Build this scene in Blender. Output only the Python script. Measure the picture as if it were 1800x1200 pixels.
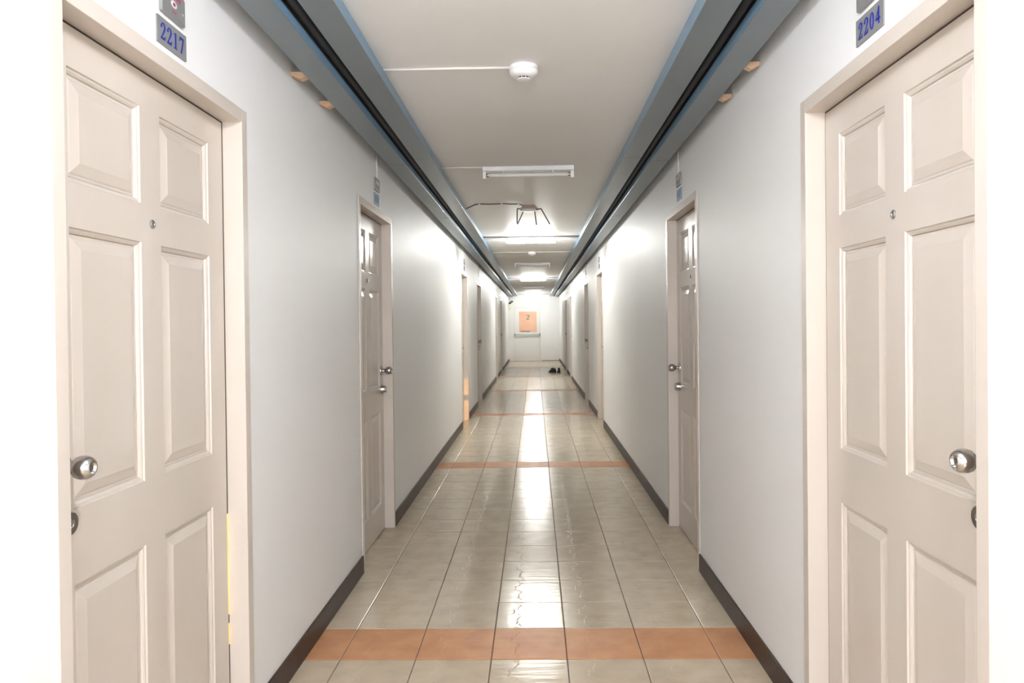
import bpy, bmesh, math, random
from mathutils import Vector, Matrix

random.seed(7)
for o in list(bpy.data.objects):
    bpy.data.objects.remove(o)
scene = bpy.context.scene
COL = scene.collection

# ------------------------------------------------------------------ camera
F, EYE = 1303.0, 1.40
PSI, TH, RHO = math.atan(22.8 / F), math.atan(12.7 / F), math.radians(0.63)
CX, CY = 917.7, 582.2
fw = Vector((-math.sin(PSI) * math.cos(TH), math.cos(PSI) * math.cos(TH), -math.sin(TH)))
rt0 = Vector((math.cos(PSI), math.sin(PSI), 0))
up = rt0.cross(fw) * math.cos(RHO) + rt0 * math.sin(RHO)
rt = fw.cross(up)
cam = bpy.data.cameras.new('camera')
cam.sensor_width = 36.0
cam.lens = F * 36.0 / 1800.0
cam.shift_x = (900 - CX) / 1800.0
cam.shift_y = (CY - 600) / 1800.0
cam.clip_start = 0.02
co = bpy.data.objects.new('camera', cam)
COL.objects.link(co)
co.matrix_world = Matrix(((rt.x, up.x, -fw.x, 0), (rt.y, up.y, -fw.y, 0), (rt.z, up.z, -fw.z, EYE), (0, 0, 0, 1)))
scene.camera = co

# ------------------------------------------------------------------ world and exposure
w = bpy.data.worlds.new('world')
w.use_nodes = True
w.node_tree.nodes['Background'].inputs[0].default_value = (0.75, 0.85, 1.0, 1)
w.node_tree.nodes['Background'].inputs[1].default_value = 0.02
scene.world = w
vs = scene.view_settings
vs.view_transform = 'Standard'
vs.look = 'None'
vs.exposure = 1.9
vs.gamma = 1.0
vs.use_curve_mapping = False

TUBE_NEAR, TUBE_FAR = 96.0, 124.0          # radiance of the lit fluorescent tubes
COL_NEAR, COL_FAR = (0.96, 0.995, 1.06), (1.0, 1.01, 0.97)
FILL_GLOBE = 90.0                               # radiance of the unseen fill globe added behind the viewer

# ------------------------------------------------------------------ dimensions
XL, XR = -0.992, 0.916
YB, YE = -2.6, 28.0
ZC = 2.515
WT = 0.14
DOORS = [(1.505, 2.546), (4.17, 5.142), (9.97, 10.93), (12.66, 13.68), (18.55, 19.52), (21.25, 22.22)]
FACE, HEAD = 0.044, 2.14

# ------------------------------------------------------------------ materials
def mat(name, base, rough=0.5, metal=0.0, spec=0.5, noise=None, bump=None, var=0.0, emit=None, coat=0.0):
    """noise=(scale, second colour, xyz stretch); bump=(scale, strength, distance, xyz stretch); var = per-object value change"""
    m = bpy.data.materials.new(name)
    m.use_nodes = True
    nt = m.node_tree
    N, L = nt.nodes, nt.links
    b = N['Principled BSDF']
    b.inputs['Base Color'].default_value = (*base, 1)
    b.inputs['Roughness'].default_value = rough
    b.inputs['Metallic'].default_value = metal
    b.inputs['Specular IOR Level'].default_value = spec
    b.inputs['Coat Weight'].default_value = coat
    b.inputs['Coat Roughness'].default_value = 0.08
    tc = N.new('ShaderNodeTexCoord')
    col = None
    if noise:
        mp = N.new('ShaderNodeMapping'); mp.inputs['Scale'].default_value = noise[2]
        g = N.new('ShaderNodeNewGeometry')
        L.new(g.outputs['Position'], mp.inputs['Vector'])
        n = N.new('ShaderNodeTexNoise'); n.inputs['Scale'].default_value = noise[0]; n.inputs['Detail'].default_value = 4
        L.new(mp.outputs[0], n.inputs['Vector'])
        r = N.new('ShaderNodeMapRange'); r.inputs[1].default_value = 0.35; r.inputs[2].default_value = 0.7
        L.new(n.outputs['Fac'], r.inputs[0])
        mx = N.new('ShaderNodeMix'); mx.data_type = 'RGBA'
        mx.inputs[6].default_value = (*base, 1); mx.inputs[7].default_value = (*noise[1], 1)
        L.new(r.outputs[0], mx.inputs[0])
        col = mx.outputs[2]
    if var:
        oi = N.new('ShaderNodeObjectInfo')
        r2 = N.new('ShaderNodeMapRange'); r2.inputs[3].default_value = 1 - var; r2.inputs[4].default_value = 1 + var
        L.new(oi.outputs['Random'], r2.inputs[0])
        hs = N.new('ShaderNodeHueSaturation')
        L.new(r2.outputs[0], hs.inputs['Value'])
        if col: L.new(col, hs.inputs['Color'])
        else: hs.inputs['Color'].default_value = (*base, 1)
        col = hs.outputs[0]
    if col:
        L.new(col, b.inputs['Base Color'])
    if bump:
        mp = N.new('ShaderNodeMapping'); mp.inputs['Scale'].default_value = bump[3]
        g = N.new('ShaderNodeNewGeometry')
        L.new(g.outputs['Position'], mp.inputs['Vector'])
        n = N.new('ShaderNodeTexNoise'); n.inputs['Scale'].default_value = bump[0]; n.inputs['Detail'].default_value = 3
        L.new(mp.outputs[0], n.inputs['Vector'])
        bp = N.new('ShaderNodeBump'); bp.inputs['Strength'].default_value = bump[1]; bp.inputs['Distance'].default_value = bump[2]
        L.new(n.outputs['Fac'], bp.inputs['Height'])
        L.new(bp.outputs[0], b.inputs['Normal'])
    if emit:
        b.inputs['Emission Color'].default_value = (*emit[0], 1)
        b.inputs['Emission Strength'].default_value = emit[1]
    return m

def tile_mat(name, base, second, rough, spec):
    """glazed floor tile: cloudy colour, slightly uneven glaze and a wrinkled slate-like ridge along one side"""
    m = mat(name, base, rough, spec=spec, noise=(9, second, (1, 1, 1)), var=0.03)
    nt = m.node_tree; N, L = nt.nodes, nt.links
    b = N['Principled BSDF']
    tc = N.new('ShaderNodeTexCoord')
    def mth(op, a, c):
        n = N.new('ShaderNodeMath'); n.operation = op
        for i, v in enumerate((a, c)):
            if v is None: continue
            if isinstance(v, (int, float)): n.inputs[i].default_value = v
            else: L.new(v, n.inputs[i])
        return n.outputs[0]
    g = N.new('ShaderNodeNewGeometry')
    mp = N.new('ShaderNodeMapping'); mp.inputs['Scale'].default_value = (3.5, 30, 1)
    L.new(g.outputs['Position'], mp.inputs['Vector'])
    n1 = N.new('ShaderNodeTexNoise'); n1.inputs['Scale'].default_value = 1.0; n1.inputs['Detail'].default_value = 3
    L.new(mp.outputs[0], n1.inputs['Vector'])
    sp = N.new('ShaderNodeSeparateXYZ'); L.new(tc.outputs['Object'], sp.inputs[0])
    n2 = N.new('ShaderNodeTexNoise'); n2.inputs['Scale'].default_value = 14; n2.inputs['Detail'].default_value = 2
    L.new(tc.outputs['Object'], n2.inputs['Vector'])
    wob = mth('MULTIPLY', mth('SUBTRACT', n2.outputs['Fac'], 0.5), 0.16)
    d = mth('ABSOLUTE', mth('SUBTRACT', mth('ADD', sp.outputs[0], wob), -0.06), None)
    rdg = N.new('ShaderNodeMapRange'); rdg.inputs[1].default_value = 0.0; rdg.inputs[2].default_value = 0.006
    rdg.inputs[3].default_value = 0.8; rdg.inputs[4].default_value = 0.0
    L.new(d, rdg.inputs[0])
    hgt = mth('ADD', n1.outputs['Fac'], rdg.outputs[0])
    bp = N.new('ShaderNodeBump'); bp.inputs['Strength'].default_value = 0.5; bp.inputs['Distance'].default_value = 0.0025
    L.new(hgt, bp.inputs['Height']); L.new(bp.outputs[0], b.inputs['Normal'])
    return m

ONE = (1, 1, 1)
M = {}
M['wall'] = mat('wall paint', (0.875, 0.87, 0.86), 0.5, spec=0.32, noise=(1.3, (0.85, 0.845, 0.83), (1, 1, 0.5)), bump=(60, 0.12, 0.002, ONE))
M['ceil'] = mat('ceiling paint', (0.885, 0.88, 0.875), 0.5, spec=0.35, noise=(0.9, (0.86, 0.845, 0.83), (0.6, 1.6, 1)), bump=(5, 0.25, 0.004, (0.35, 2.2, 1)))
M['door'] = mat('cream door paint', (0.63, 0.565, 0.50), 0.24, noise=(3, (0.60, 0.53, 0.46), (1, 1, 0.4)), bump=(45, 0.10, 0.002, ONE))
M['frame'] = mat('cream frame paint', (0.64, 0.57, 0.505), 0.30, bump=(45, 0.10, 0.002, ONE))
M['tile'] = tile_mat('beige floor tile', (0.60, 0.50, 0.365), (0.52, 0.425, 0.305), 0.18, 0.36)
M['band'] = tile_mat('terracotta band tile', (0.60, 0.31, 0.15), (0.51, 0.24, 0.115), 0.42, 0.30)
M['grout'] = mat('grout', (0.16, 0.12, 0.095), 0.85)
M['skirt'] = mat('brown skirting', (0.056, 0.031, 0.022), 0.42, spec=0.14, noise=(14, (0.042, 0.026, 0.020), ONE))
M['lid'] = mat('grey trunking lid', (0.19, 0.225, 0.25), 0.32, spec=0.55, noise=(5, (0.165, 0.20, 0.22), (1, .3, 1)))
M['duct'] = mat('blue painted steel', (0.19, 0.33, 0.46), 0.32, spec=0.6, noise=(5, (0.165, 0.285, 0.40), (1, .3, 1)))
M['screw'] = mat('zinc screw', (0.6, 0.6, 0.6), 0.35, 0.8)
M['block'] = mat('peach plaster stub', (0.62, 0.42, 0.28), 0.8)
M['chrome'] = mat('satin stainless steel', (0.52, 0.50, 0.49), 0.20, 1.0)
M['darkmetal'] = mat('dark keyway', (0.05, 0.05, 0.055), 0.4, 0.6)
M['plate'] = mat('grey plate', (0.27, 0.27, 0.275), 0.38, 0.2)
M['blue'] = mat('blue numerals', (0.006, 0.022, 0.27), 0.4)
M['darkblue'] = mat('dull blue marks', (0.08, 0.13, 0.24), 0.4)
M['red'] = mat('red marking', (0.42, 0.05, 0.09), 0.5)
M['palemark'] = mat('pale marking', (0.72, 0.68, 0.70), 0.5)
M['bluemark'] = mat('blue plate', (0.20, 0.30, 0.42), 0.4, 0.2)
M['white'] = mat('white plastic', (0.86, 0.86, 0.85), 0.35)
M['batten'] = mat('white enamel', (0.84, 0.84, 0.86), 0.32)
M['slot'] = mat('dark slot', (0.03, 0.03, 0.03), 0.6)
M['offtube'] = mat('unlit frosted tube', (0.80, 0.78, 0.76), 0.25)
M['neartube'] = mat('lit tube near', (1, 1, 1), 0.4, emit=(COL_NEAR, TUBE_NEAR))
M['fartube'] = mat('lit tube far', (1, 1, 1), 0.4, emit=(COL_FAR, TUBE_FAR))
M['endtube'] = mat('lit tube end', (1, 1, 1), 0.4, emit=(COL_FAR, TUBE_FAR * 0.72))
M['seal'] = mat('dark brown gap shade', (0.05, 0.03, 0.02), 0.7)  # dark tone for the shade between leaf and frame
M['globe'] = mat('fill globe glow', (1, 1, 1), 0.4, emit=((0.975, 0.99, 1.03), FILL_GLOBE))
M['gap'] = mat('gap glow strip', (0.8, 0.5, 0.2), 0.6, emit=((1.0, 0.52, 0.09), 0.25))  # glow painted for room light leaking past the nearest left door
M['cablewhite'] = mat('white cable', (0.80, 0.76, 0.72), 0.45)
M['cabledark'] = mat('dark cable', (0.09, 0.08, 0.075), 0.6)
M['gapblack'] = mat('black gap shade', (0.02, 0.02, 0.024), 0.6)  # near-black tone for the shade between the trunkings
M['cablegrey'] = mat('grey cable', (0.34, 0.34, 0.34), 0.5)
M['pink'] = mat('pinkish painted metal', (0.55, 0.42, 0.37), 0.45)
M['rod'] = mat('dull wire', (0.16, 0.14, 0.12), 0.5, 0.3)
M['exitlit'] = mat('lit sign box', (0.9, 0.92, 0.9), 0.4, emit=((0.93, 1.0, 0.95), 2.2))
M['enddoor'] = mat('white door paint', (0.82, 0.81, 0.78), 0.35)
M['orange'] = mat('orange tinted pane', (0.80, 0.40, 0.26), 0.25, noise=(2.0, (0.85, 0.55, 0.36), ONE))
M['green'] = mat('green numeral', (0.03, 0.16, 0.05), 0.5)
M['black'] = mat('black leather', (0.012, 0.012, 0.013), 0.35)
M['sole'] = mat('black rubber', (0.02, 0.02, 0.02), 0.7)
M['camdark'] = mat('dark camera plastic', (0.03, 0.03, 0.035), 0.4)
M['yellowed'] = mat('yellowed plastic', (0.72, 0.66, 0.42), 0.5)
M['bar'] = mat('brushed push bar', (0.62, 0.63, 0.64), 0.3, 0.7)

# ------------------------------------------------------------------ mesh helpers
def link(name, me, m=None, parent=None, loc=None):
    o = bpy.data.objects.new(name, me)
    COL.objects.link(o)
    if m is not None and me is not None and not me.materials:
        me.materials.append(m)
    if parent is not None: o.parent = parent
    if loc is not None: o.location = loc
    return o

def mesh_bm(name, bm, smooth=False, recalc=True):
    if recalc: bmesh.ops.recalc_face_normals(bm, faces=bm.faces)
    me = bpy.data.meshes.new(name)
    bm.to_mesh(me); bm.free()
    if smooth:
        for p in me.polygons: p.use_smooth = True
    return me

def bbox(bm, x0, x1, y0, y1, z0, z1, bev=0.0):
    r = bmesh.ops.create_cube(bm, size=1.0)
    bmesh.ops.scale(bm, vec=(x1 - x0, y1 - y0, z1 - z0), verts=r['verts'])
    bmesh.ops.translate(bm, vec=((x0 + x1) / 2, (y0 + y1) / 2, (z0 + z1) / 2), verts=r['verts'])
    if bev:
        es = set()
        for v in r['verts']: es.update(v.link_edges)
        bmesh.ops.bevel(bm, geom=list(es), offset=bev, segments=2, affect='EDGES', profile=0.5)

def box(name, m, parent, x0, x1, y0, y1, z0, z1, bev=0.0):
    x0, x1 = min(x0, x1), max(x0, x1)
    bm = bmesh.new(); bbox(bm, x0, x1, y0, y1, z0, z1, bev)
    return link(name, mesh_bm(name, bm), m, parent)

def lathe_bm(bm, prof, axis='Z', origin=(0, 0, 0), seg=32):
    """prof: list of (radius, height) along axis"""
    rings = []
    for r, t in prof:
        ring = []
        if r < 1e-6:
            ring = [None]
            p = (0, 0, t)
            ring[0] = bm.verts.new(_ax(p, axis, origin))
        else:
            for i in range(seg):
                a = 2 * math.pi * i / seg
                ring.append(bm.verts.new(_ax((r * math.cos(a), r * math.sin(a), t), axis, origin)))
        rings.append(ring)
    for A, B in zip(rings[:-1], rings[1:]):
        if len(A) == 1 and len(B) == 1: continue
        for i in range(seg):
            j = (i + 1) % seg
            if len(A) == 1: bm.faces.new((A[0], B[i], B[j]))
            elif len(B) == 1: bm.faces.new((A[i], A[j], B[0]))
            else: bm.faces.new((A[i], A[j], B[j], B[i]))
    if len(rings[0]) > 1: bm.faces.new(rings[0][::-1])
    if len(rings[-1]) > 1: bm.faces.new(rings[-1])

def _ax(p, axis, o):
    x, y, z = p
    if axis == 'Z': q = (x, y, z)
    elif axis == '-Z': q = (x, y, -z)
    elif axis == 'X': q = (z, x, y)
    elif axis == '-X': q = (-z, x, y)
    elif axis == '-Y': q = (x, -z, y)
    else: q = (x, z, y)
    return (q[0] + o[0], q[1] + o[1], q[2] + o[2])

def lathe(name, m, parent, prof, axis='Z', origin=(0, 0, 0), seg=32, flat=False):
    bm = bmesh.new(); lathe_bm(bm, prof, axis, origin, seg)
    me = mesh_bm(name, bm)
    if not flat:
        for p in me.polygons: p.use_smooth = len(p.vertices) <= 4
        try: me.set_sharp_from_angle(angle=math.radians(40))
        except Exception: pass
    return link(name, me, m, parent)

def tube(name, m, parent, pts, r, seg=8):
    bm = bmesh.new()
    P = [Vector(p) for p in pts]
    rings = []
    for i, p in enumerate(P):
        t = (P[min(i + 1, len(P) - 1)] - P[max(i - 1, 0)]).normalized()
        a = Vector((0, 0, 1)) if abs(t.z) < 0.9 else Vector((1, 0, 0))
        u = t.cross(a).normalized(); v = u.cross(t)
        rings.append([bm.verts.new(p + u * r * math.cos(2 * math.pi * k / seg) + v * r * math.sin(2 * math.pi * k / seg)) for k in range(seg)])
    for A, B in zip(rings[:-1], rings[1:]):
        for k in range(seg):
            j = (k + 1) % seg
            bm.faces.new((A[k], A[j], B[j], B[k]))
    bm.faces.new(rings[0]); bm.faces.new(rings[-1][::-1])
    return link(name, mesh_bm(name, bm, True), m, parent)

def prism_bm(bm, poly, fn, d0, d1):
    """2D polygon (a, b) extruded between depths d0, d1; fn(a, b, d) -> xyz"""
    A = [bm.verts.new(fn(a, b, d0)) for a, b in poly]
    B = [bm.verts.new(fn(a, b, d1)) for a, b in poly]
    n = len(poly)
    bm.faces.new(A); bm.faces.new(B[::-1])
    for i in range(n):
        j = (i + 1) % n
        bm.faces.new((A[i], A[j], B[j], B[i]))

def empty(name, loc=(0, 0, 0)):
    o = bpy.data.objects.new(name, None)
    o.empty_display_size = 0.05
    COL.objects.link(o); o.location = loc
    return o

def tag(o, label, cat, group=None, kind=None):
    o['label'] = label; o['category'] = cat
    if group: o['group'] = group
    if kind: o['kind'] = kind
    return o

# ------------------------------------------------------------------ room shell
def wall_side(name, s, label):
    X = XL if s < 0 else XR
    a, b = (X - WT, X) if s < 0 else (X, X + WT)
    bm = bmesh.new()
    y = YB
    for (d0, d1) in DOORS:
        bbox(bm, a, b, y, d0, 0, ZC)
        bbox(bm, a, b, d0, d1, HEAD, ZC)
        y = d1
    bbox(bm, a, b, y, YE, 0, ZC)
    return tag(link(name, mesh_bm(name, bm), M['wall']), label, 'wall', kind='structure')

wall_side('wall_left', -1, 'long white painted corridor wall with the door numbered 2217')
wall_side('wall_right', 1, 'long white painted corridor wall with the door numbered 2204')
tag(box('ceiling', M['ceil'], None, XL - WT, XR + WT, YB, YE + .14, ZC, ZC + 0.1), 'flat off-white corridor ceiling between the grey trunkings', 'ceiling', kind='structure')
tag(box('wall_back', M['wall'], None, XL - WT, XR + WT, YB - 0.14, YB, 0, ZC), 'plain white wall closing the corridor behind the viewer', 'wall', kind='structure')

bm = bmesh.new()
DX0, DX1, DZ = -0.80, 0.21, 2.06
bbox(bm, XL - WT, DX0, YE, YE + .14, 0, ZC); bbox(bm, DX1, XR + WT, YE, YE + .14, 0, ZC); bbox(bm, DX0, DX1, YE, YE + .14, DZ, ZC)
tag(link('wall_end', mesh_bm('wall_end', bm), M['wall']), 'white wall at the far end around the fire door', 'wall', kind='structure')

# floor: grout bed with tiles as parts
floor = box('floor', M['grout'], None, XL - WT, XR + WT, YB, YE + .14, -0.10, -0.003)
tag(floor, 'glossy beige tiled corridor floor with terracotta bands', 'floor', kind='structure')
XE = [-1.10, -0.834, -0.516, -0.198, 0.120, 0.438, 0.756, 1.02]
Y0, PY, GAP = 3.084, 0.3175, 0.0042

def tile_bm(bm, x0, x1, y0, y1, cx=0, cy=0):
    c = 0.0022
    lo = [bm.verts.new((x - cx, y - cy, -0.003)) for x, y in ((x0, y0), (x1, y0), (x1, y1), (x0, y1))]
    mid = [bm.verts.new((x - cx, y - cy, -0.0011)) for x, y in ((x0, y0), (x1, y0), (x1, y1), (x0, y1))]
    hi = [bm.verts.new((x - cx, y - cy, 0)) for x, y in ((x0 + c, y0 + c), (x1 - c, y0 + c), (x1 - c, y1 - c), (x0 + c, y1 - c))]
    bm.faces.new(hi)
    for A, B in ((lo, mid), (mid, hi)):
        for i in range(4):
            j = (i + 1) % 4
            bm.faces.new((A[i], A[j], B[j], B[i]))

tile_cache = {}
def tile_obj(ci, k):
    x0, x1 = XE[ci] + GAP / 2, XE[ci + 1] - GAP / 2
    band = (k % 13 == 0)
    cx, cy = (x0 + x1) / 2, Y0 + (k + .5) * PY
    key = (round(x1 - x0, 4), band)
    if key not in tile_cache:
        bm = bmesh.new()
        tile_bm(bm, -(x1 - x0) / 2, (x1 - x0) / 2, -(PY - GAP) / 2, (PY - GAP) / 2)
        me = mesh_bm('floor_tile', bm, recalc=False)
        me.materials.append(M['band' if band else 'tile'])
        tile_cache[key] = me
    o = link('floor_tile', tile_cache[key], None, floor, (cx, cy, random.uniform(-.0003, .0003)))
    o.rotation_euler = (random.uniform(-.0016, .0016), random.uniform(-.0006, .0006), 0)

K0, K1 = -1, 34
for k in range(K0, K1):
    for ci in range(7): tile_obj(ci, k)
for kk, rng, bandflag in ((0, 0, False), (0, 0, True)):
    bm = bmesh.new()
    for k in list(range(-18, K0)) + list(range(K1, 79)):
        if (k % 13 == 0) != bandflag: continue
        for ci in range(7):
            y1 = min(Y0 + (k + 1) * PY - GAP / 2, YE + 0.02)
            tile_bm(bm, XE[ci] + GAP / 2, XE[ci + 1] - GAP / 2, Y0 + k * PY + GAP / 2, y1)
    o = link('tile_field', mesh_bm('tile_field', bm, recalc=False), M['band' if bandflag else 'tile'], floor)
    o['kind'] = 'stuff'

# skirtings, one run between each pair of door frames
for s, side in ((-1, 'left'), (1, 'right')):
    X = XL if s < 0 else XR
    ys = [YB] + [v for d in DOORS for v in d] + [YE]
    runs = [(ys[i], ys[i + 1]) for i in range(0, len(ys), 2)]
    words = ['before the nearest door', 'between the nearest two doors', 'long run past the second door', 'short run between the third and fourth doors',
             'run past the fourth door', 'run between the two farthest doors', 'last run beside the end wall']
    for (a, b), wd in zip(runs, words):
        o = box('baseboard_' + side, M['skirt'], None, X, X - s * 0.010, a + .001, b - .001, 0.0005, 0.100, 0.002)
        tag(o, 'dark brown skirting on the %s wall, %s' % (side, wd), 'baseboard', kind='structure')
tag(box('baseboard_end', M['cablegrey'], None, 0.25, XR - .012, YE - 0.010, YE, 0.0005, 0.03, 0.002), 'low grey strip at the foot of the end wall beside the fire door', 'baseboard', kind='structure')

# ------------------------------------------------------------------ panelled doors
def leaf_mesh(D, w_, h_, th, holes):
    """solid leaf with six through openings whose front edges carry a moulding; D(u, z, d) -> local xyz"""
    us = sorted({0, w_} | {v for h in holes for v in (h[0], h[1])})
    zs = sorted({0, h_} | {v for h in holes for v in (h[2], h[3])})
    bm = bmesh.new()
    cache = {}
    def V(u, z, d):
        k = (round(u, 5), round(z, 5), round(d, 5))
        if k not in cache: cache[k] = bm.verts.new(D(u, z, d))
        return cache[k]
    def inhole(u0, u1, z0, z1):
        return any(h[0] - 1e-6 <= u0 and u1 <= h[1] + 1e-6 and h[2] - 1e-6 <= z0 and z1 <= h[3] + 1e-6 for h in holes)
    for i in range(len(us) - 1):
        for j in range(len(zs) - 1):
            if inhole(us[i], us[i + 1], zs[j], zs[j + 1]): continue
            for d in (0, -th):
                bm.faces.new([V(us[i], zs[j], d), V(us[i + 1], zs[j], d), V(us[i + 1], zs[j + 1], d), V(us[i], zs[j + 1], d)])
    for i in range(len(us) - 1):
        for z in (0, h_): bm.faces.new([V(us[i], z, 0), V(us[i + 1], z, 0), V(us[i + 1], z, -th), V(us[i], z, -th)])
    for j in range(len(zs) - 1):
        for u in (0, w_): bm.faces.new([V(u, zs[j], 0), V(u, zs[j + 1], 0), V(u, zs[j + 1], -th), V(u, zs[j], -th)])
    prof = [(0, 0), (0.002, -0.0045), (0.007, -0.0055), (0.012, -0.009), (0.0135, -0.013), (0.0135, -th + .004), (0, -th)]
    for h in holes:
        rings = []
        for ins, d in prof:
            rings.append([V(h[0] + ins, h[2] + ins, d), V(h[1] - ins, h[2] + ins, d), V(h[1] - ins, h[3] - ins, d), V(h[0] + ins, h[3] - ins, d)])
        for A, B in zip(rings[:-1], rings[1:]):
            for i in range(4):
                j = (i + 1) % 4
                bm.faces.new((A[i], A[j], B[j], B[i]))
    return mesh_bm('door_leaf', bm)

def panel_mesh(D, h):
    bm = bmesh.new()
    prof = [(0.014, -0.030), (0.014, -0.0125), (0.021, -0.0125), (0.024, -0.0105), (0.046, -0.004), (0.049, -0.003)]
    rings = [[bm.verts.new(D(u, z, d)) for u, z in ((h[0] + i, h[2] + i), (h[1] - i, h[2] + i), (h[1] - i, h[3] - i), (h[0] + i, h[3] - i))] for i, d in prof]
    for A, B in zip(rings[:-1], rings[1:]):
        for i in range(4):
            j = (i + 1) % 4
            bm.faces.new((A[i], A[j], B[j], B[i]))
    bm.faces.new(rings[0]); bm.faces.new(rings[-1])
    return mesh_bm('door_panel', bm)

RECESS, TH_LEAF = 0.060, 0.036
door_no = 0
def make_door(s, y0, y1, near_knob, label, leak=False):
    global door_no
    door_no += 1
    X = XL if s < 0 else XR
    cyy = (y0 + y1) / 2
    root = empty('door_%d' % door_no, (X, cyy, 0))
    tag(root, label, 'door', kind='structure')
    P = lambda d, y, z: (-s * d, y - cyy, z)          # d: towards the corridor
    def bx(name, m, par, d0, d1, ya, yb, z0, z1, bev=0.0):
        a, b = -s * d0, -s * d1
        return box(name, m, par, a, b, ya - cyy, yb - cyy, z0, z1, bev)
    fr = empty('door_frame', (0, 0, 0)); fr.parent = root
    bx('door_jamb', M['frame'], fr, -WT, 0.006, y0 + .0005, y0 + FACE, 0.001, HEAD - .0005, 0.0015)
    bx('door_jamb', M['frame'], fr, -WT, 0.006, y1 - FACE, y1 - .0005, 0.001, HEAD - .0005, 0.0015)
    bx('door_head', M['frame'], fr, -WT, 0.006, y0 + FACE, y1 - FACE, HEAD - FACE, HEAD - .0005, 0.0015)
    # stops behind the leaf
    ds = -RECESS - TH_LEAF - 0.002
    bx('door_stop', M['frame'], fr, ds - .02, ds, y0 + FACE, y0 + FACE + .012, 0.001, HEAD - FACE)
    bx('door_stop', M['frame'], fr, ds - .02, ds, y0 + FACE + .012, y1 - FACE - .012, HEAD - FACE - .012, HEAD - FACE)
    for z0, z1 in ([(0.29, 0.36), (0.60, HEAD - FACE)] if leak == 2 else [(0.001, HEAD - FACE)]):
        bx('door_stop', M['frame'], fr, ds - .02, ds, y1 - FACE - .012, y1 - FACE, z0, z1)
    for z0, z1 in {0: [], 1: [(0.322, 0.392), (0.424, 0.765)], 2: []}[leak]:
        bx('gap_glow_strip', M['gap'], fr, -RECESS - .012, -RECESS - .0004, y1 - FACE - .0100, y1 - FACE - .0004, z0, z1)  # glowing strip stands in for room light showing through the gap
    # dark strips standing in for shade in the gap round the leaf
    far_segs = {0: [(0.002, HEAD - FACE - .006)], 1: [(0.002, 0.32), (0.394, 0.422), (0.767, HEAD - FACE - .006)], 2: [(0.29, 0.36), (0.60, HEAD - FACE - .006)]}[leak]
    wg = 0.0100 if leak else 0.0045
    for z0, z1 in far_segs: bx('door_seal', M['seal'], fr, -RECESS - .012, -RECESS - .0008, y1 - FACE - wg, y1 - FACE - .0003, z0, z1)
    bx('door_seal', M['seal'], fr, -RECESS - .012, -RECESS - .0008, y0 + FACE + .0003, y0 + FACE + .0045, 0.002, HEAD - FACE - .006)
    bx('door_seal', M['seal'], fr, -RECESS - .012, -RECESS - .0008, y0 + FACE + .0003, y1 - FACE - .0003, HEAD - FACE - .0055, HEAD - FACE - .0003)
    g = 0.005
    la, lb = y0 + FACE + g, y1 - FACE - (0.0105 if leak else g)
    lz0, lz1 = 0.008, HEAD - FACE - 0.006
    lw, lh = lb - la, lz1 - lz0
    D = lambda u, z, d: P(d - RECESS, la + u, lz0 + z)
    st, mu = 0.108 * lw / 0.945, 0.106 * lw / 0.945
    pw = (lw - 2 * st - mu) / 2
    holes = []
    for (za, zb) in ((0.19, 0.818), (0.990, 1.632), (1.736, 1.996)):
        for u in (st, st + pw + mu): holes.append((u, u + pw, za - lz0, zb - lz0))
    leaf = link('door_leaf', leaf_mesh(D, lw, lh, TH_LEAF, holes), M['door'], root)
    for h in holes: link('door_panel', panel_mesh(D, h), M['door'], leaf)
    ax = 'X' if s < 0 else '-X'
    ky = la + 0.062 if near_knob else lb - 0.062
    # cylinder knob with keyway
    o = D(ky - la, 1.094 - lz0, 0)
    kn = lathe('door_knob', M['chrome'], leaf, [(0.033, 0.0), (0.033, 0.004), (0.029, 0.009), (0.013, 0.011), (0.0115, 0.026), (0.016, 0.031),
               (0.0235, 0.038), (0.0265, 0.047), (0.0268, 0.055), (0.0255, 0.063), (0.021, 0.071), (0.0165, 0.0745), (0.0135, 0.0735), (0.011, 0.0685), (0.0062, 0.0685), (0.0058, 0.0705), (0.0, 0.0705)], ax, o, 40)
    o2 = D(ky + (0.022 if near_knob else -0.022) * 0.4 - la, 0.968 - lz0, 0)
    if near_knob: dp = [(0.0285, 0.0), (0.0285, 0.006), (0.0265, 0.016), (0.024, 0.0185), (0.010, 0.0185), (0.009, 0.0165), (0, 0.0165)]
    else: dp = [(0.029, 0.0), (0.029, 0.008), (0.026, 0.022), (0.023, 0.034), (0.019, 0.037), (0.010, 0.037), (0.009, 0.034), (0, 0.034)]
    lathe('deadbolt', M['chrome'], leaf, dp, ax, o2, 36)
    o3 = D(lw / 2 + 0.004, 1.686 - lz0, 0)
    lathe('peephole', M['chrome'], leaf, [(0.0125, 0.0), (0.0125, 0.003), (0.0105, 0.005), (0.0065, 0.005), (0.006, 0.0035), (0, 0.0035)], ax, o3, 24)
    return root

LBL = ['nearest cream panelled door under the 2217 plate', 'second cream panelled door past 2217 along the same wall',
       'third cream panelled door on the 2217 side, warm light at its lower edge', 'fourth cream panelled door on the 2217 side of the corridor',
       'fifth narrow-looking cream door far along the 2217 side', 'farthest cream door on the 2217 side near the end wall']
LBR = ['nearest cream panelled door under the 2204 plate', 'second cream panelled door past 2204 along the same wall',
       'third cream panelled door on the 2204 side of the corridor', 'fourth cream panelled door on the 2204 side of the corridor',
       'fifth narrow-looking cream door far along the 2204 side', 'farthest cream door on the 2204 side beyond the black shoes']
for i, (a, b) in enumerate(DOORS):
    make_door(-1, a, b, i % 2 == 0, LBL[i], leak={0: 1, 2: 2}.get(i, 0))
for i, (a, b) in enumerate(DOORS):
    make_door(1, a, b, i % 2 == 0, LBR[i])

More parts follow.
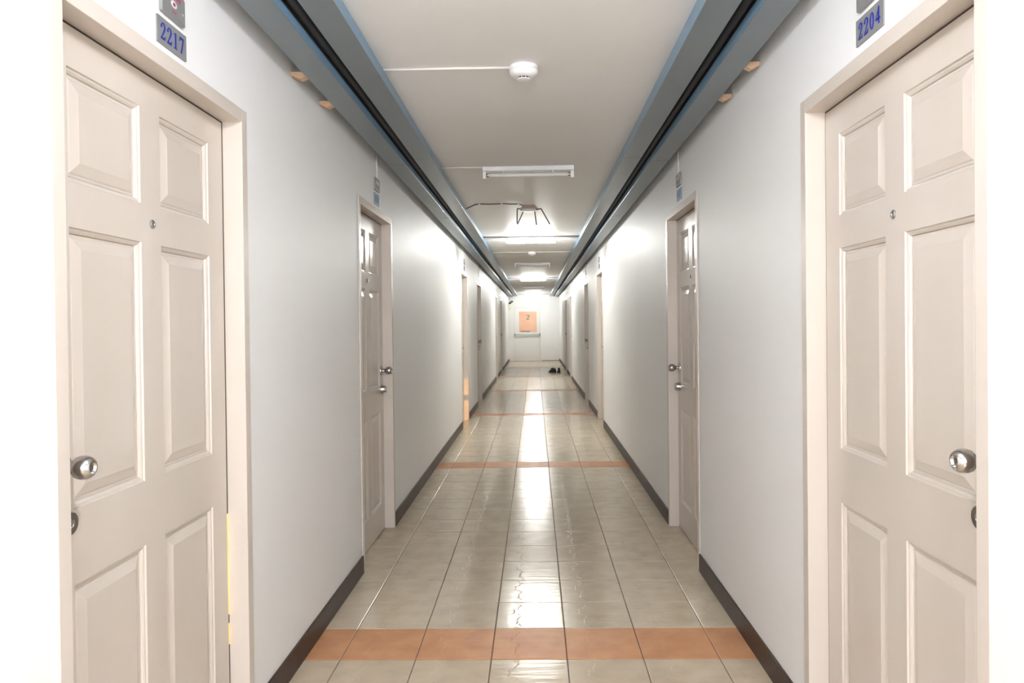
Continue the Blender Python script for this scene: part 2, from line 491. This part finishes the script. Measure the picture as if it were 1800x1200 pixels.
# warm bulb burning in the room behind the third left door; its light comes through the gap beside the leaf
_y = DOORS[2][1] - FACE
rl = bpy.data.lights.new('room_lamp', 'POINT')
rl.energy = 90; rl.color = (1.0, 0.50, 0.12); rl.shadow_soft_size = 0.034
ro = bpy.data.objects.new('room_lamp', rl); COL.objects.link(ro)
ro.location = (XL - 1.06, _y - 0.10, 0.31)
tag(ro, 'warm lamp in the room behind the third left door', 'lamp')

# added globe, out of view, lifting ceiling and jambs from behind the viewer
gl = empty('fill_globe', (0.0, YB, 1.62))
tag(gl, 'added fill globe, unseen, on the wall behind the viewer', 'lamp')
lathe('wall_rose', M['white'], gl, [(0.06, 0.0005), (0.06, 0.012), (0.02, 0.02), (0.02, 0.09)], 'Y', (0, 0, 0), 24)
lathe('globe', M['globe'], gl, [(0.0, 0.08)] + [(0.12 * math.sin(math.pi * k / 12), 0.20 - 0.12 * math.cos(math.pi * k / 12)) for k in range(1, 12)] + [(0.0, 0.32)], 'Y', (0, 0, 0), 24)

# ------------------------------------------------------------------ numerals
def ribbon(path):
    """path: list of (x, y, nx, ny, halfwidth) -> polygon"""
    l = [(x + nx * hw, y + ny * hw) for x, y, nx, ny, hw in path]
    r = [(x - nx * hw, y - ny * hw) for x, y, nx, ny, hw in path]
    return l + r[::-1]
def stroke(pts, widths):
    out = []
    n = len(pts)
    for i, (x, y) in enumerate(pts):
        a, b = pts[max(i - 1, 0)], pts[min(i + 1, n - 1)]
        tx, ty = b[0] - a[0], b[1] - a[1]
        L_ = math.hypot(tx, ty) or 1
        out.append((x, y, -ty / L_, tx / L_, widths[i] / 2))
    quads = []
    for p, q in zip(out[:-1], out[1:]):
        quads.append(ribbon([p, q]))
    return quads
def digit(ch):
    """serif numeral about 0.55 wide and 1 high as a list of convex polygons"""
    if ch == '2':
        arc = [(0.27 + 0.185 * math.cos(a), 0.73 + 0.215 * math.sin(a)) for a in [math.radians(v) for v in (170, 140, 110, 80, 50, 20, -10, -35)]]
        pts = arc + [(0.34, 0.45), (0.22, 0.27), (0.08, 0.09)]
        wd = [0.05, 0.07, 0.08, 0.09, 0.11, 0.13, 0.14, 0.13, 0.10, 0.07, 0.05]
        return stroke(pts, wd) + [[(0.02, 0.72), (0.10, 0.64), (0.17, 0.70), (0.15, 0.80), (0.05, 0.82)],
                                  [(0.02, 0.0), (0.46, 0.0), (0.46, 0.13), (0.06, 0.13)], [(0.46, 0.0), (0.53, 0.24), (0.49, 0.24), (0.40, 0.12)]]
    if ch == '1':
        return [[(0.20, 0.04), (0.34, 0.04), (0.34, 0.97), (0.20, 0.90)], [(0.08, 0.83), (0.21, 0.84), (0.34, 0.97), (0.31, 0.97), (0.08, 0.87)], [(0.09, 0.0), (0.45, 0.0), (0.45, 0.05), (0.09, 0.05)]]
    if ch == '7':
        return [[(0.05, 0.82), (0.52, 0.82), (0.52, 0.96), (0.07, 0.96)], [(0.03, 0.70), (0.07, 0.70), (0.12, 0.83), (0.06, 0.96)], [(0.16, 0.0), (0.28, 0.0), (0.52, 0.88), (0.42, 0.88)]]
    if ch == '4':
        return [[(0.32, 0.0), (0.45, 0.0), (0.45, 0.97), (0.32, 0.97)], [(0.02, 0.24), (0.54, 0.24), (0.54, 0.36), (0.02, 0.36)], [(0.02, 0.34), (0.10, 0.34), (0.40, 0.88), (0.40, 0.97), (0.36, 0.97)]]
    if ch == '0':
        q = []
        n = 20
        for i in range(n):
            a, b = 2 * math.pi * i / n, 2 * math.pi * (i + 1) / n
            q.append([(0.27 + 0.25 * math.cos(a), 0.48 + 0.50 * math.sin(a)), (0.27 + 0.25 * math.cos(b), 0.48 + 0.50 * math.sin(b)),
                      (0.27 + 0.11 * math.cos(b), 0.48 + 0.44 * math.sin(b)), (0.27 + 0.11 * math.cos(a), 0.48 + 0.44 * math.sin(a))])
        return q
    return []

def digit_obj(ch, fn, m, parent, d0, d1, name='numeral'):
    bm = bmesh.new()
    for poly in digit(ch): prism_bm(bm, poly, fn, d0, d1)
    return link(name, mesh_bm(name, bm), m, parent)

def rrect(w_, h_, r, n=5):
    pts = []
    for cx, cy, a0 in ((w_ / 2 - r, h_ / 2 - r, 0), (-w_ / 2 + r, h_ / 2 - r, 90), (-w_ / 2 + r, -h_ / 2 + r, 180), (w_ / 2 - r, -h_ / 2 + r, 270)):
        for i in range(n + 1):
            a = math.radians(a0 + 90 * i / n)
            pts.append((cx + r * math.cos(a), cy + r * math.sin(a)))
    return pts

# plates above the doors.  reading direction runs +Y on the left wall and -Y on the right wall
def plates(s, yc, z0, text, where, full, dw=0.164):
    X = XL if s < 0 else XR
    hand = 'left' if s < 0 else 'right'
    def fn_at(yc_, zc_):
        return lambda a, b, d: ((-s) * d, (-s) * a, b)
    pz = z0 + 0.0365
    p = empty('number_plate', (X, yc, pz))
    tag(p, ('%s-hand grey plate with blue numerals %s above a near door' % (hand, text)) if text else 'small blue-grey number plate above %s' % where, 'sign', 'room number plates')
    bm = bmesh.new(); prism_bm(bm, rrect(dw, 0.073, 0.003), fn_at(0, 0), 0.0003, 0.004)
    link('plate', mesh_bm('plate', bm), M['plate'] if text else M['bluemark'], p)
    if text:
        H = 0.046; adv = 0.0345
        x = -adv * 2 + 0.004
        for ch in text:
            digit_obj(ch, (lambda x_: (lambda a, b, d: ((-s) * d, (-s) * (x_ + a * H * 1.16 / 1.0 * .93), b * H - 0.0225)))(x), M['blue'], p, 0.004, 0.0052)
            x += adv
    else:
        for i in range(4):
            bm = bmesh.new(); prism_bm(bm, [(-0.055 + i * .03, -0.02), (-0.040 + i * .03, -0.02), (-0.036 + i * .03, 0.022), (-0.051 + i * .03, 0.022)], fn_at(0, 0), 0.004, 0.005)
            link('mark', mesh_bm('mark', bm), M['darkblue'], p)
    # upper indicator plate
    uz = z0 + 0.088 + 0.039
    u = empty('indicator_plate', (X, yc, uz))
    tag(u, 'rounded grey plate %sover %s' % ('with red markings ' if full else '', where), 'plate', 'plates above the number plates')
    bm = bmesh.new(); prism_bm(bm, rrect(0.128, 0.078, 0.007), fn_at(0, 0), 0.0003, 0.010)
    b0 = link('plate', mesh_bm('plate', bm), M['plate'], u)
    bm = bmesh.new(); prism_bm(bm, [(-.054, -.034), (.054, -.034), (.054, -.031), (-.054, -.031)], fn_at(0, 0), 0.010, 0.0108)
    link('ridge', mesh_bm('ridge', bm), M['palemark'] if not full else M['plate'], u)
    if full:
        bm = bmesh.new(); prism_bm(bm, [(0.017 * math.cos(t * math.pi / 8), 0.002 + 0.010 * math.sin(t * math.pi / 8)) for t in range(16)], fn_at(0, 0), 0.010, 0.0106)
        link('oval_emblem', mesh_bm('oval_emblem', bm), M['palemark'], u)
        bm = bmesh.new(); prism_bm(bm, [(0.007 * math.cos(t * math.pi / 8), 0.002 + 0.005 * math.sin(t * math.pi / 8)) for t in range(16)], fn_at(0, 0), 0.0106, 0.011)
        link('emblem_core', mesh_bm('emblem_core', bm), M['red'], u)
        bm = bmesh.new()
        for i in range(8):
            x = -0.034 + i * 0.0095
            prism_bm(bm, [(x, 0.019), (x + .0062, 0.019), (x + .0062, 0.030 - (i % 3) * .002), (x, 0.030)], fn_at(0, 0), 0.010, 0.0106)
        link('red_lettering', mesh_bm('red_lettering', bm), M['red'], u)
        bm = bmesh.new()
        for i in range(3):
            x = -0.010 + i * 0.0085
            prism_bm(bm, [(x, -0.021), (x + .006, -0.021), (x + .006, -0.017), (x, -0.017)], fn_at(0, 0), 0.010, 0.0106)
        link('red_dash', mesh_bm('red_dash', bm), M['red'], u)
        lathe('screw', M['screw'], u, [(0.004, 0.010), (0.004, 0.0115), (0.002, 0.0125), (0, 0.0125)], 'X' if s < 0 else '-X', (0, (-s) * 0.050, -0.006), 12)
    else:
        for i in range(2):
            bm = bmesh.new(); prism_bm(bm, [(-.04 + i * .045, .0), (-.01 + i * .045, .0), (-.01 + i * .045, .02), (-.04 + i * .045, .024)], fn_at(0, 0), 0.010, 0.0106)
            link('mark', mesh_bm('mark', bm), M['palemark'], u)
    c = tube('plate_cable', M['cablewhite'], None, [(X - s * .006, yc + .004, uz + 0.0395), (X - s * .006, yc + .004, uz + 0.09), (X - s * .006, yc, ZC - .002)], 0.0045)
    tag(c, 'short white cable rising above %s' % where, 'cable', 'white cables above the plates')

WL = ['the nearest door on the left', 'the second door on the left', 'the third door on the left', 'the fourth door on the left']
WR = ['the nearest door on the right', 'the second door on the right', 'the third door on the right', 'the fourth door on the right']
for i in range(4):
    a, b = DOORS[i]
    plates(-1, (a + b) / 2 + (0.003 if i == 0 else 0.008), 2.1585, '2217' if i == 0 else '', WL[i], i == 0, 0.164 if i == 0 else .138)
    plates(1, (a + b) / 2 + (0.003 if i == 0 else 0.02), 2.166, '2204' if i == 0 else '', WR[i], i == 0, 0.164 if i == 0 else .15)

# ------------------------------------------------------------------ cable trunkings
def trunking(name, xa, xb, z0, z1, label, hung, blocks=(), s=-1):
    root = empty(name, ((xa + xb) / 2, 0, z0))
    tag(root, label, 'trunking', 'cable trunkings under the ceiling')
    ox, oz = (xa + xb) / 2, z0
    y = YB + 0.002
    n = 0
    L_ = 2.44
    y = YB + 0.002 - 0.0
    cuts = []
    while y < YE - 0.01:
        y2 = min(y + L_, YE - 0.004)
        box('trunking_section', M['duct'], root, xa - ox, xb - ox, y + .0015, y2 - .0015, 0.004, z1 - z0, 0.002)
        # lid with a slightly overhanging lip
        box('trunking_lid', M['lid'], root, xa - ox - .0015, xb - ox + .0015, y + .002, y2 - .002, 0, 0.004, 0.0008)
        cuts.append(y2)
        y = y2
    for c in cuts[:-1]:
        for xx in (xa - ox + .012, xb - ox - .012):
            lathe('screw', M['screw'], root, [(0.004, 0), (0.004, 0.0015), (0.0022, 0.003), (0, 0.003)], '-Z', (xx, c - .05, 0), 10)
    if hung:
        for c in [YB + 0.6 + 1.22 * i for i in range(27)]:
            box('hanger', M['screw'], root, -.004, .004, c - .012, c + .012, z1 - z0, ZC - z0 - .0005)
    for (yb, ln) in blocks:
        X = XL if s < 0 else XR
        edge = xa if s < 0 else xb
        a, b = min(X, edge) - ox, max(X, edge) - ox
        bm = bmesh.new()
        prof = [(a + .0005, 0.022), (a + .0005, 0.006), (a + (b - a) * .55, -0.007), (b - .001, 0.004), (b - .001, 0.022)]
        if s > 0: prof = [(a + .001, 0.022), (a + .001, 0.004), (a + (b - a) * .45, -0.007), (b - .0005, 0.006), (b - .0005, 0.022)]
        prism_bm(bm, prof, lambda p, q, d: (p, d, q), yb - ln / 2, yb + ln / 2)
        link('support_stub', mesh_bm('support_stub', bm), M['block'], root)

trunking('cable_trunking', -0.927, -0.816, 2.425, 2.466, 'left outer blue-grey steel trunking hung close to the wall', True, ((3.06, .04), (3.46, .04)), -1)
trunking('cable_trunking', -0.760, -0.647, 2.460, ZC - .0005, 'left inner blue-grey steel trunking fixed flat to the ceiling', False)
trunking('cable_trunking', 0.750, 0.857, 2.425, 2.470, 'right outer blue-grey steel trunking hung close to the wall', True, ((3.03, .035), (3.45, .035)), 1)
trunking('cable_trunking', 0.573, 0.687, 2.450, ZC - .0005, 'right inner blue-grey steel trunking fixed flat to the ceiling', False)

# black tubes added for the shade in the gap above the hung trunkings
for xs, side in (((-0.800, -0.843, -0.901), 'left'), ((0.734, 0.777, 0.832), 'right')):
    for x, wd in zip(xs, ('inner', 'middle', 'wall-side')):
        r = 0.0195 if wd != 'wall-side' else 0.016
        o = tube('gap_shade_tube', M['gapblack'], None, [(x, YB + .01 + 2.2 * i + (0 if i < 14 else 0), 2.4725 + r + .0 + .001 * math.sin(i * 1.7 + x * 30)) for i in range(14)], r, 10)
        tag(o, '%s black tube for the shade above the %s outer trunking' % (wd, side), 'cable', 'black tubes for shade above the hung trunkings')

# ------------------------------------------------------------------ fluorescent battens
XF = -0.036
def batten(y, lit, label, colour='far'):
    root = empty('fluorescent_light', (XF, y, ZC))
    tag(root, label, 'ceiling light', 'fluorescent battens along the ceiling')
    root.rotation_euler = (0, 0, math.radians(-0.8))
    box('batten_body', M['batten'], root, -0.322, 0.322, -0.030, 0.030, -0.032, -0.0003, 0.003)
    for sx in (-1, 1):
        e = box('lamp_holder', M['white'], root, sx * 0.299, sx * 0.322, -0.016, 0.016, -0.082, -0.0325, 0.003)
        lathe('tube_cap', M['chrome'], root, [(0.0125, 0.0), (0.013, 0.003), (0.013, 0.016), (0.010, 0.018)], 'X' if sx < 0 else '-X', (sx * 0.2985, 0, -0.058), 20)
    lathe('fluorescent_tube', M['offtube'] if not lit else M[colour + 'tube'], root,
          [(0.0005, -0.2810), (0.012, -0.2808), (0.0140, -0.278), (0.0140, 0.278), (0.012, 0.2808), (0.0005, 0.2810)], 'X', (0, 0, -0.058), 20)
    for cxx in (-0.175, 0.175):
        box('tube_clip', M['white'], root, cxx - .006, cxx + .006, -0.012, 0.012, -0.0425, -0.0325)
    return root

batten(1.05, True, 'lit fluorescent batten over the nearest doors, above the picture', 'near')
batten(5.265, False, 'nearest unlit fluorescent batten, white with a bare tube')
batten(9.56, True, 'nearest glowing fluorescent batten beyond the wire-armed fitting')
batten(13.52, False, 'unlit fluorescent batten beyond the second smoke detector')
batten(17.90, True, 'glowing fluorescent batten second in line down the corridor')
batten(22.10, False, 'farthest unlit fluorescent batten')
batten(26.40, True, 'farthest glowing fluorescent batten just before the end wall', 'end')

def ceil_cable(x0, x1, y, m, label, r=0.005):
    o = tube('ceiling_cable', M[m], None, [(x0, y, ZC - r * .9), ((x0 + x1) / 2, y - .003, ZC - r * .9), (x1, y, ZC - r * .9)], r)
    return tag(o, label, 'cable', 'cables across the ceiling')
ceil_cable(-0.646, -0.099, 3.222, 'cablewhite', 'white cable running to the nearest smoke detector')
ceil_cable(-0.646, -0.359, 5.25, 'cablewhite', 'white cable running to the nearest unlit batten')
ceil_cable(-0.646, 0.572, 9.43, 'cablegrey', 'grey cable crossing the ceiling beside the nearest glowing batten', .007)
ceil_cable(-0.646, -0.099, 11.47, 'cablewhite', 'pale cable running to the second smoke detector')
ceil_cable(0.026, 0.572, 11.47, 'cablewhite', 'pale cable running from the second smoke detector to the 2204 side')
ceil_cable(-0.646, 0.572, 17.80, 'cablegrey', 'grey cable crossing the ceiling beside the second glowing batten', .007)

# ------------------------------------------------------------------ smoke detectors
def detector(y, label):
    root = empty('smoke_detector', (-0.037, y, ZC))
    tag(root, label, 'smoke detector', 'smoke detectors on the ceiling')
    lathe('base_ring', M['white'], root, [(0.060, 0.0003), (0.063, 0.004), (0.063, 0.018), (0.0615, 0.0195), (0.05, 0.0195)], '-Z', (0, 0, 0), 48)
    lathe('detector_body', M['white'], root, [(0.059, 0.0195), (0.059, 0.0205), (0.0622, 0.0215), (0.0622, 0.027), (0.058, 0.037), (0.047, 0.045), (0.032, 0.0495), (0.0285, 0.0495)], '-Z', (0, 0, 0), 48)
    lathe('sensing_chamber', M['slot'], root, [(0.0275, 0.0495), (0.0275, 0.055), (0.024, 0.055)], '-Z', (0, 0, 0), 32)
    lathe('chamber_cap', M['white'], root, [(0.0285, 0.055), (0.0285, 0.058), (0.020, 0.0605), (0, 0.061)], '-Z', (0, 0, 0), 32)
    for k in range(10):
        a = 2 * math.pi * k / 10
        box('chamber_rib', M['white'], root, 0.0277 * math.cos(a) - .0012, 0.0277 * math.cos(a) + .0012, 0.0277 * math.sin(a) - .0012, 0.0277 * math.sin(a) + .0012, -0.055, -0.0495)
detector(3.22, 'nearest white round smoke detector on the ceiling')
detector(11.47, 'far white round smoke detector behind the nearest glowing batten')

# ------------------------------------------------------------------ ceiling fitting with four wire arms
yM = 7.02
root = empty('wire_arm_fitting', (-0.043, yM, ZC))
tag(root, 'pinkish ceiling fitting with four bare wire arms hanging down', 'light fitting')
bm = bmesh.new()
def frus(bm, w0, d0, z0, w1, d1, z1):
    a = [bm.verts.new((sx * w0, sy * d0, z0)) for sx, sy in ((-1, -1), (1, -1), (1, 1), (-1, 1))]
    b = [bm.verts.new((sx * w1, sy * d1, z1)) for sx, sy in ((-1, -1), (1, -1), (1, 1), (-1, 1))]
    bm.faces.new(a); bm.faces.new(b)
    for i in range(4): bm.faces.new((a[i], a[(i + 1) % 4], b[(i + 1) % 4], b[i]))
frus(bm, 0.052, 0.07, -0.0005, 0.082, 0.085, -0.034)
link('fitting_body', mesh_bm('fitting_body', bm), M['pink'], root)
lathe('lamp_ring', M['white'], root, [(0.078, 0.0342), (0.080, 0.036), (0.080, 0.045), (0.060, 0.047), (0.03, 0.047)], '-Z', (0, 0, 0), 32)
for (x0, z0, x1, z1, dy) in ((-0.112, -0.030, -0.114, -0.166, -0.05), (-0.058, -0.046, -0.112, -0.160, 0.05), (0.052, -0.046, 0.068, -0.166, 0.05), (0.112, -0.034, 0.190, -0.178, -0.05)):
    inner = (0.075 if x0 > 0 else -0.075)
    pts = [(inner * .9, dy * .8, z0 - .006), (x0, dy, z0), (x0 * .97 + x1 * .03, dy, z0 - 0.004), (x1, dy * 1.2, z1)]
    if abs(x0) < 0.07: pts = [(x0, dy, -0.036), (x0, dy, z0), (x1, dy * 1.2, z1)]
    a = tube('wire_arm', M['rod'], root, pts, 0.0055)
    lathe('arm_tip', M['rod'], a, [(0.0, -0.006), (0.006, -0.003), (0.006, 0.003), (0, 0.006)], 'Z', pts[-1], 10)
zc = ZC - 0.006
cb = tube('ceiling_cable', M['cabledark'], None, [(-0.646, 7.10, zc), (-0.62, 7.03, zc), (-0.585, 6.96, zc), (-0.54, 6.86, zc), (-0.50, 6.82, zc), (-0.42, 6.825, zc - .003), (-0.31, 6.83, zc), (-0.28, 6.82, zc), (-0.21, 6.835, zc - .003), (-0.14, 6.85, zc), (-0.115, 6.90, zc), (-0.094, 6.955, zc)], 0.0048)
tag(cb, 'thin dark wavy cable running to the wire-armed ceiling fitting', 'cable', 'cables across the ceiling')
for xx in (-0.50, -0.295, -0.14):
    box('cable_clip', M['white'], cb, xx - .008, xx + .008, 6.813 + (.02 if xx > -.2 else 0), 6.845 + (.02 if xx > -.2 else 0), ZC - .013, ZC - .0005, .002)

# ------------------------------------------------------------------ end wall: fire door, sign box, camera
fd = empty('door_13', ((DX0 + DX1) / 2, YE, 0))
tag(fd, 'white fire door with an orange pane and push bar in the end wall', 'door', kind='structure')
cx = (DX0 + DX1) / 2
fx = empty('door_frame'); fx.parent = fd
for a, b in ((DX0, DX0 + .035), (DX1 - .035, DX1)):
    box('door_jamb', M['enddoor'], fx, a - cx + .0005, b - cx - .0005, -0.008, 0.10, 0.001, DZ - .0005, .002)
box('door_head', M['enddoor'], fx, DX0 - cx + .035, DX1 - cx - .035, -0.008, 0.10, DZ - .035, DZ - .0005, .002)
la, lb, lz = DX0 + .038 - cx, DX1 - .038 - cx, DZ - .039
px0, px1, pz0, pz1 = -0.60 - cx, 0.070 - cx, 1.095, 1.875
bm = bmesh.new()
for (a, b, c, d) in ((la, px0, .006, lz), (px1, lb, .006, lz), (px0, px1, .006, pz0), (px0, px1, pz1, lz)):
    bbox(bm, a, b, 0.012, 0.052, c, d)
leaf = link('door_leaf', mesh_bm('door_leaf', bm), M['enddoor'], fd)
for (a, b, c, d) in ((px0 - .03, px0 + .004, pz0 - .03, pz1 + .03), (px1 - .004, px1 + .03, pz0 - .03, pz1 + .03), (px0 + .004, px1 - .004, pz0 - .03, pz0 + .004), (px0 + .004, px1 - .004, pz1 - .004, pz1 + .03)):
    box('glazing_bead', M['enddoor'], leaf, a, b, 0.004, 0.0118, c, d, .002)
box('window_pane', M['orange'], leaf, px0 + .0005, px1 - .0005, 0.026, 0.034, pz0 + .0005, pz1 - .0005)
digit_obj('2', lambda a, b, d: (-0.27 - cx + (a - .27) * 0.25, 0.026 - d, 1.575 + b * 0.18), M['green'], leaf, 0.0005, 0.003)
box('sticker', mat('dull red strip', (0.30, 0.16, 0.10), .6), leaf, px0 + .06, px0 + .42, 0.0235, 0.0255, pz0 + .012, pz0 + .045)
pb = empty('push_bar', (0, 0, 1.0)); pb.parent = leaf
tube('bar', M['bar'], pb, [(-0.765 - cx, -0.075, 0), (0.205 - cx - .02, -0.075, 0)], 0.022, 16)
for xx in (-0.765, 0.180):
    box('bar_bracket', M['cablegrey'], pb, xx - cx - .022, xx - cx + .022, -0.100, 0.0118, -0.055, 0.055, .006)

sb = empty('sign_box', (-0.03, YE, 2.22))
tag(sb, 'glowing white sign box on the end wall above the fire door', 'sign')
box('box_body', M['white'], sb, -0.275, 0.275, -0.075, -0.0005, 0, 0.20, .006)
box('lit_face', M['exitlit'], sb, -0.262, 0.262, -0.079, -0.0755, 0.012, 0.188)
for xx in (-0.17, 0.17):
    lathe('lamp_head', M['palemark'], sb, [(0.034, 0.079), (0.036, 0.085), (0.030, 0.098), (0.0, 0.101)], '-Y', (xx, 0, 0.075), 20)

cm = empty('security_camera', (-0.93, 27.5, 2.424))
tag(cm, 'small dark camera hanging from the trunking end in the far corner', 'camera')
tube('bracket', M['cablegrey'], cm, [(0.0, 0, 0), (0.0, 0, -0.13), (0.03, 0, -0.19)], 0.010)
bm = bmesh.new(); lathe_bm(bm, [(0.0, -0.09), (0.034, -0.088), (0.036, -0.06), (0.036, 0.07), (0.030, 0.085), (0.0, 0.085)], 'X', (0, 0, 0), 20)
bmesh.ops.rotate(bm, cent=(0, 0, 0), matrix=Matrix.Rotation(math.radians(-35), 3, 'Y'), verts=bm.verts)
bmesh.ops.translate(bm, vec=(0.045, -0.02, -0.215), verts=bm.verts)
bd = link('camera_body', mesh_bm('camera_body', bm, True), M['camdark'], cm)
lathe('lens', M['chrome'], bd, [(0.016, 0), (0.016, 0.006), (0, 0.008)], '-Y', (0.06, -0.056, -0.20), 16)
jb = empty('junction_box', (XL, 27.75, 1.94))
tag(jb, 'small yellowed box on the side wall below the far corner camera', 'box')
box('box_body', M['yellowed'], jb, 0.0005, 0.075, -0.06, 0.06, 0, 0.11, .006)
box('cover', M['white'], jb, 0.0755, 0.083, -0.052, 0.052, 0.008, 0.102, .003)
lathe('knob', M['cablegrey'], jb, [(0.010, 0.083), (0.010, 0.092), (0, 0.093)], 'X', (0, 0, 0.03), 12)

# ------------------------------------------------------------------ shoes
def shoe(loc, rot, label):
    root = empty('shoe', loc); root.rotation_euler = (0, 0, rot); root.scale = (1.15, 1.08, 1.15)
    tag(root, label, 'shoe', 'black shoes on the floor')
    # outline stations from heel (0) to toe (1): half width, top height, top half width
    L_ = 0.26
    st = [(0.0, 0.020, 0.085, 0.014), (0.05, 0.030, 0.098, 0.022), (0.18, 0.034, 0.104, 0.026), (0.34, 0.034, 0.102, 0.027), (0.46, 0.036, 0.100, 0.026), (0.60, 0.043, 0.080, 0.028), (0.74, 0.047, 0.060, 0.030), (0.88, 0.042, 0.048, 0.026), (0.96, 0.030, 0.040, 0.017), (1.0, 0.012, 0.030, 0.006)]
    bm = bmesh.new(); rings = []
    for t, hw, zt, tw in st:
        y = (t - .5) * L_
        r = [(-hw, .014), (-hw * 1.02, .014 + (zt - .014) * .35), (-(hw * .5 + tw * .5), .014 + (zt - .014) * .75), (-tw * .7, zt), (0, zt + .003), (tw * .7, zt), ((hw * .5 + tw * .5), .014 + (zt - .014) * .75), (hw * 1.02, .014 + (zt - .014) * .35), (hw, .014)]
        rings.append([bm.verts.new((x, y, z)) for x, z in r])
    for A, B in zip(rings[:-1], rings[1:]):
        for i in range(9):
            j = (i + 1) % 9
            bm.faces.new((A[i], A[j], B[j], B[i]))
    bm.faces.new(rings[0]); bm.faces.new(rings[-1][::-1])
    link('upper', mesh_bm('upper', bm, True), M['black'], root)
    bm = bmesh.new()
    poly = [(hw * 1.04, (t - .5) * L_ * 1.02) for t, hw, _, _ in st] + [(-hw * 1.04, (t - .5) * L_ * 1.02) for t, hw, _, _ in st[::-1]]
    prism_bm(bm, poly, lambda a, b, d: (a, b, d), 0.0006, 0.0138)
    link('sole', mesh_bm('sole', bm), M['sole'], root)
    # collar opening and laces
    bm = bmesh.new()
    ring = [(0.024 * math.cos(a), -0.055 + 0.052 * math.sin(a)) for a in [2 * math.pi * k / 20 for k in range(20)]]
    prism_bm(bm, ring, lambda a, b, d: (a, b, d), 0.1076, 0.1125)
    link('collar', mesh_bm('collar', bm), M['sole'], root)
    for k in range(3):
        y = 0.018 + k * 0.018; z = 0.098 - k * 0.0115
        box('lace', M['sole'], root, -0.020, 0.020, y - .003, y + .003, z, z + .012, .001)
shoe((0.490, 21.36, 0), math.radians(38), 'black shoe turned sideways, left of the pair on the far floor')
shoe((0.672, 21.34, 0), math.radians(172), 'black shoe pointing toward the viewer, right of the pair on the far floor')
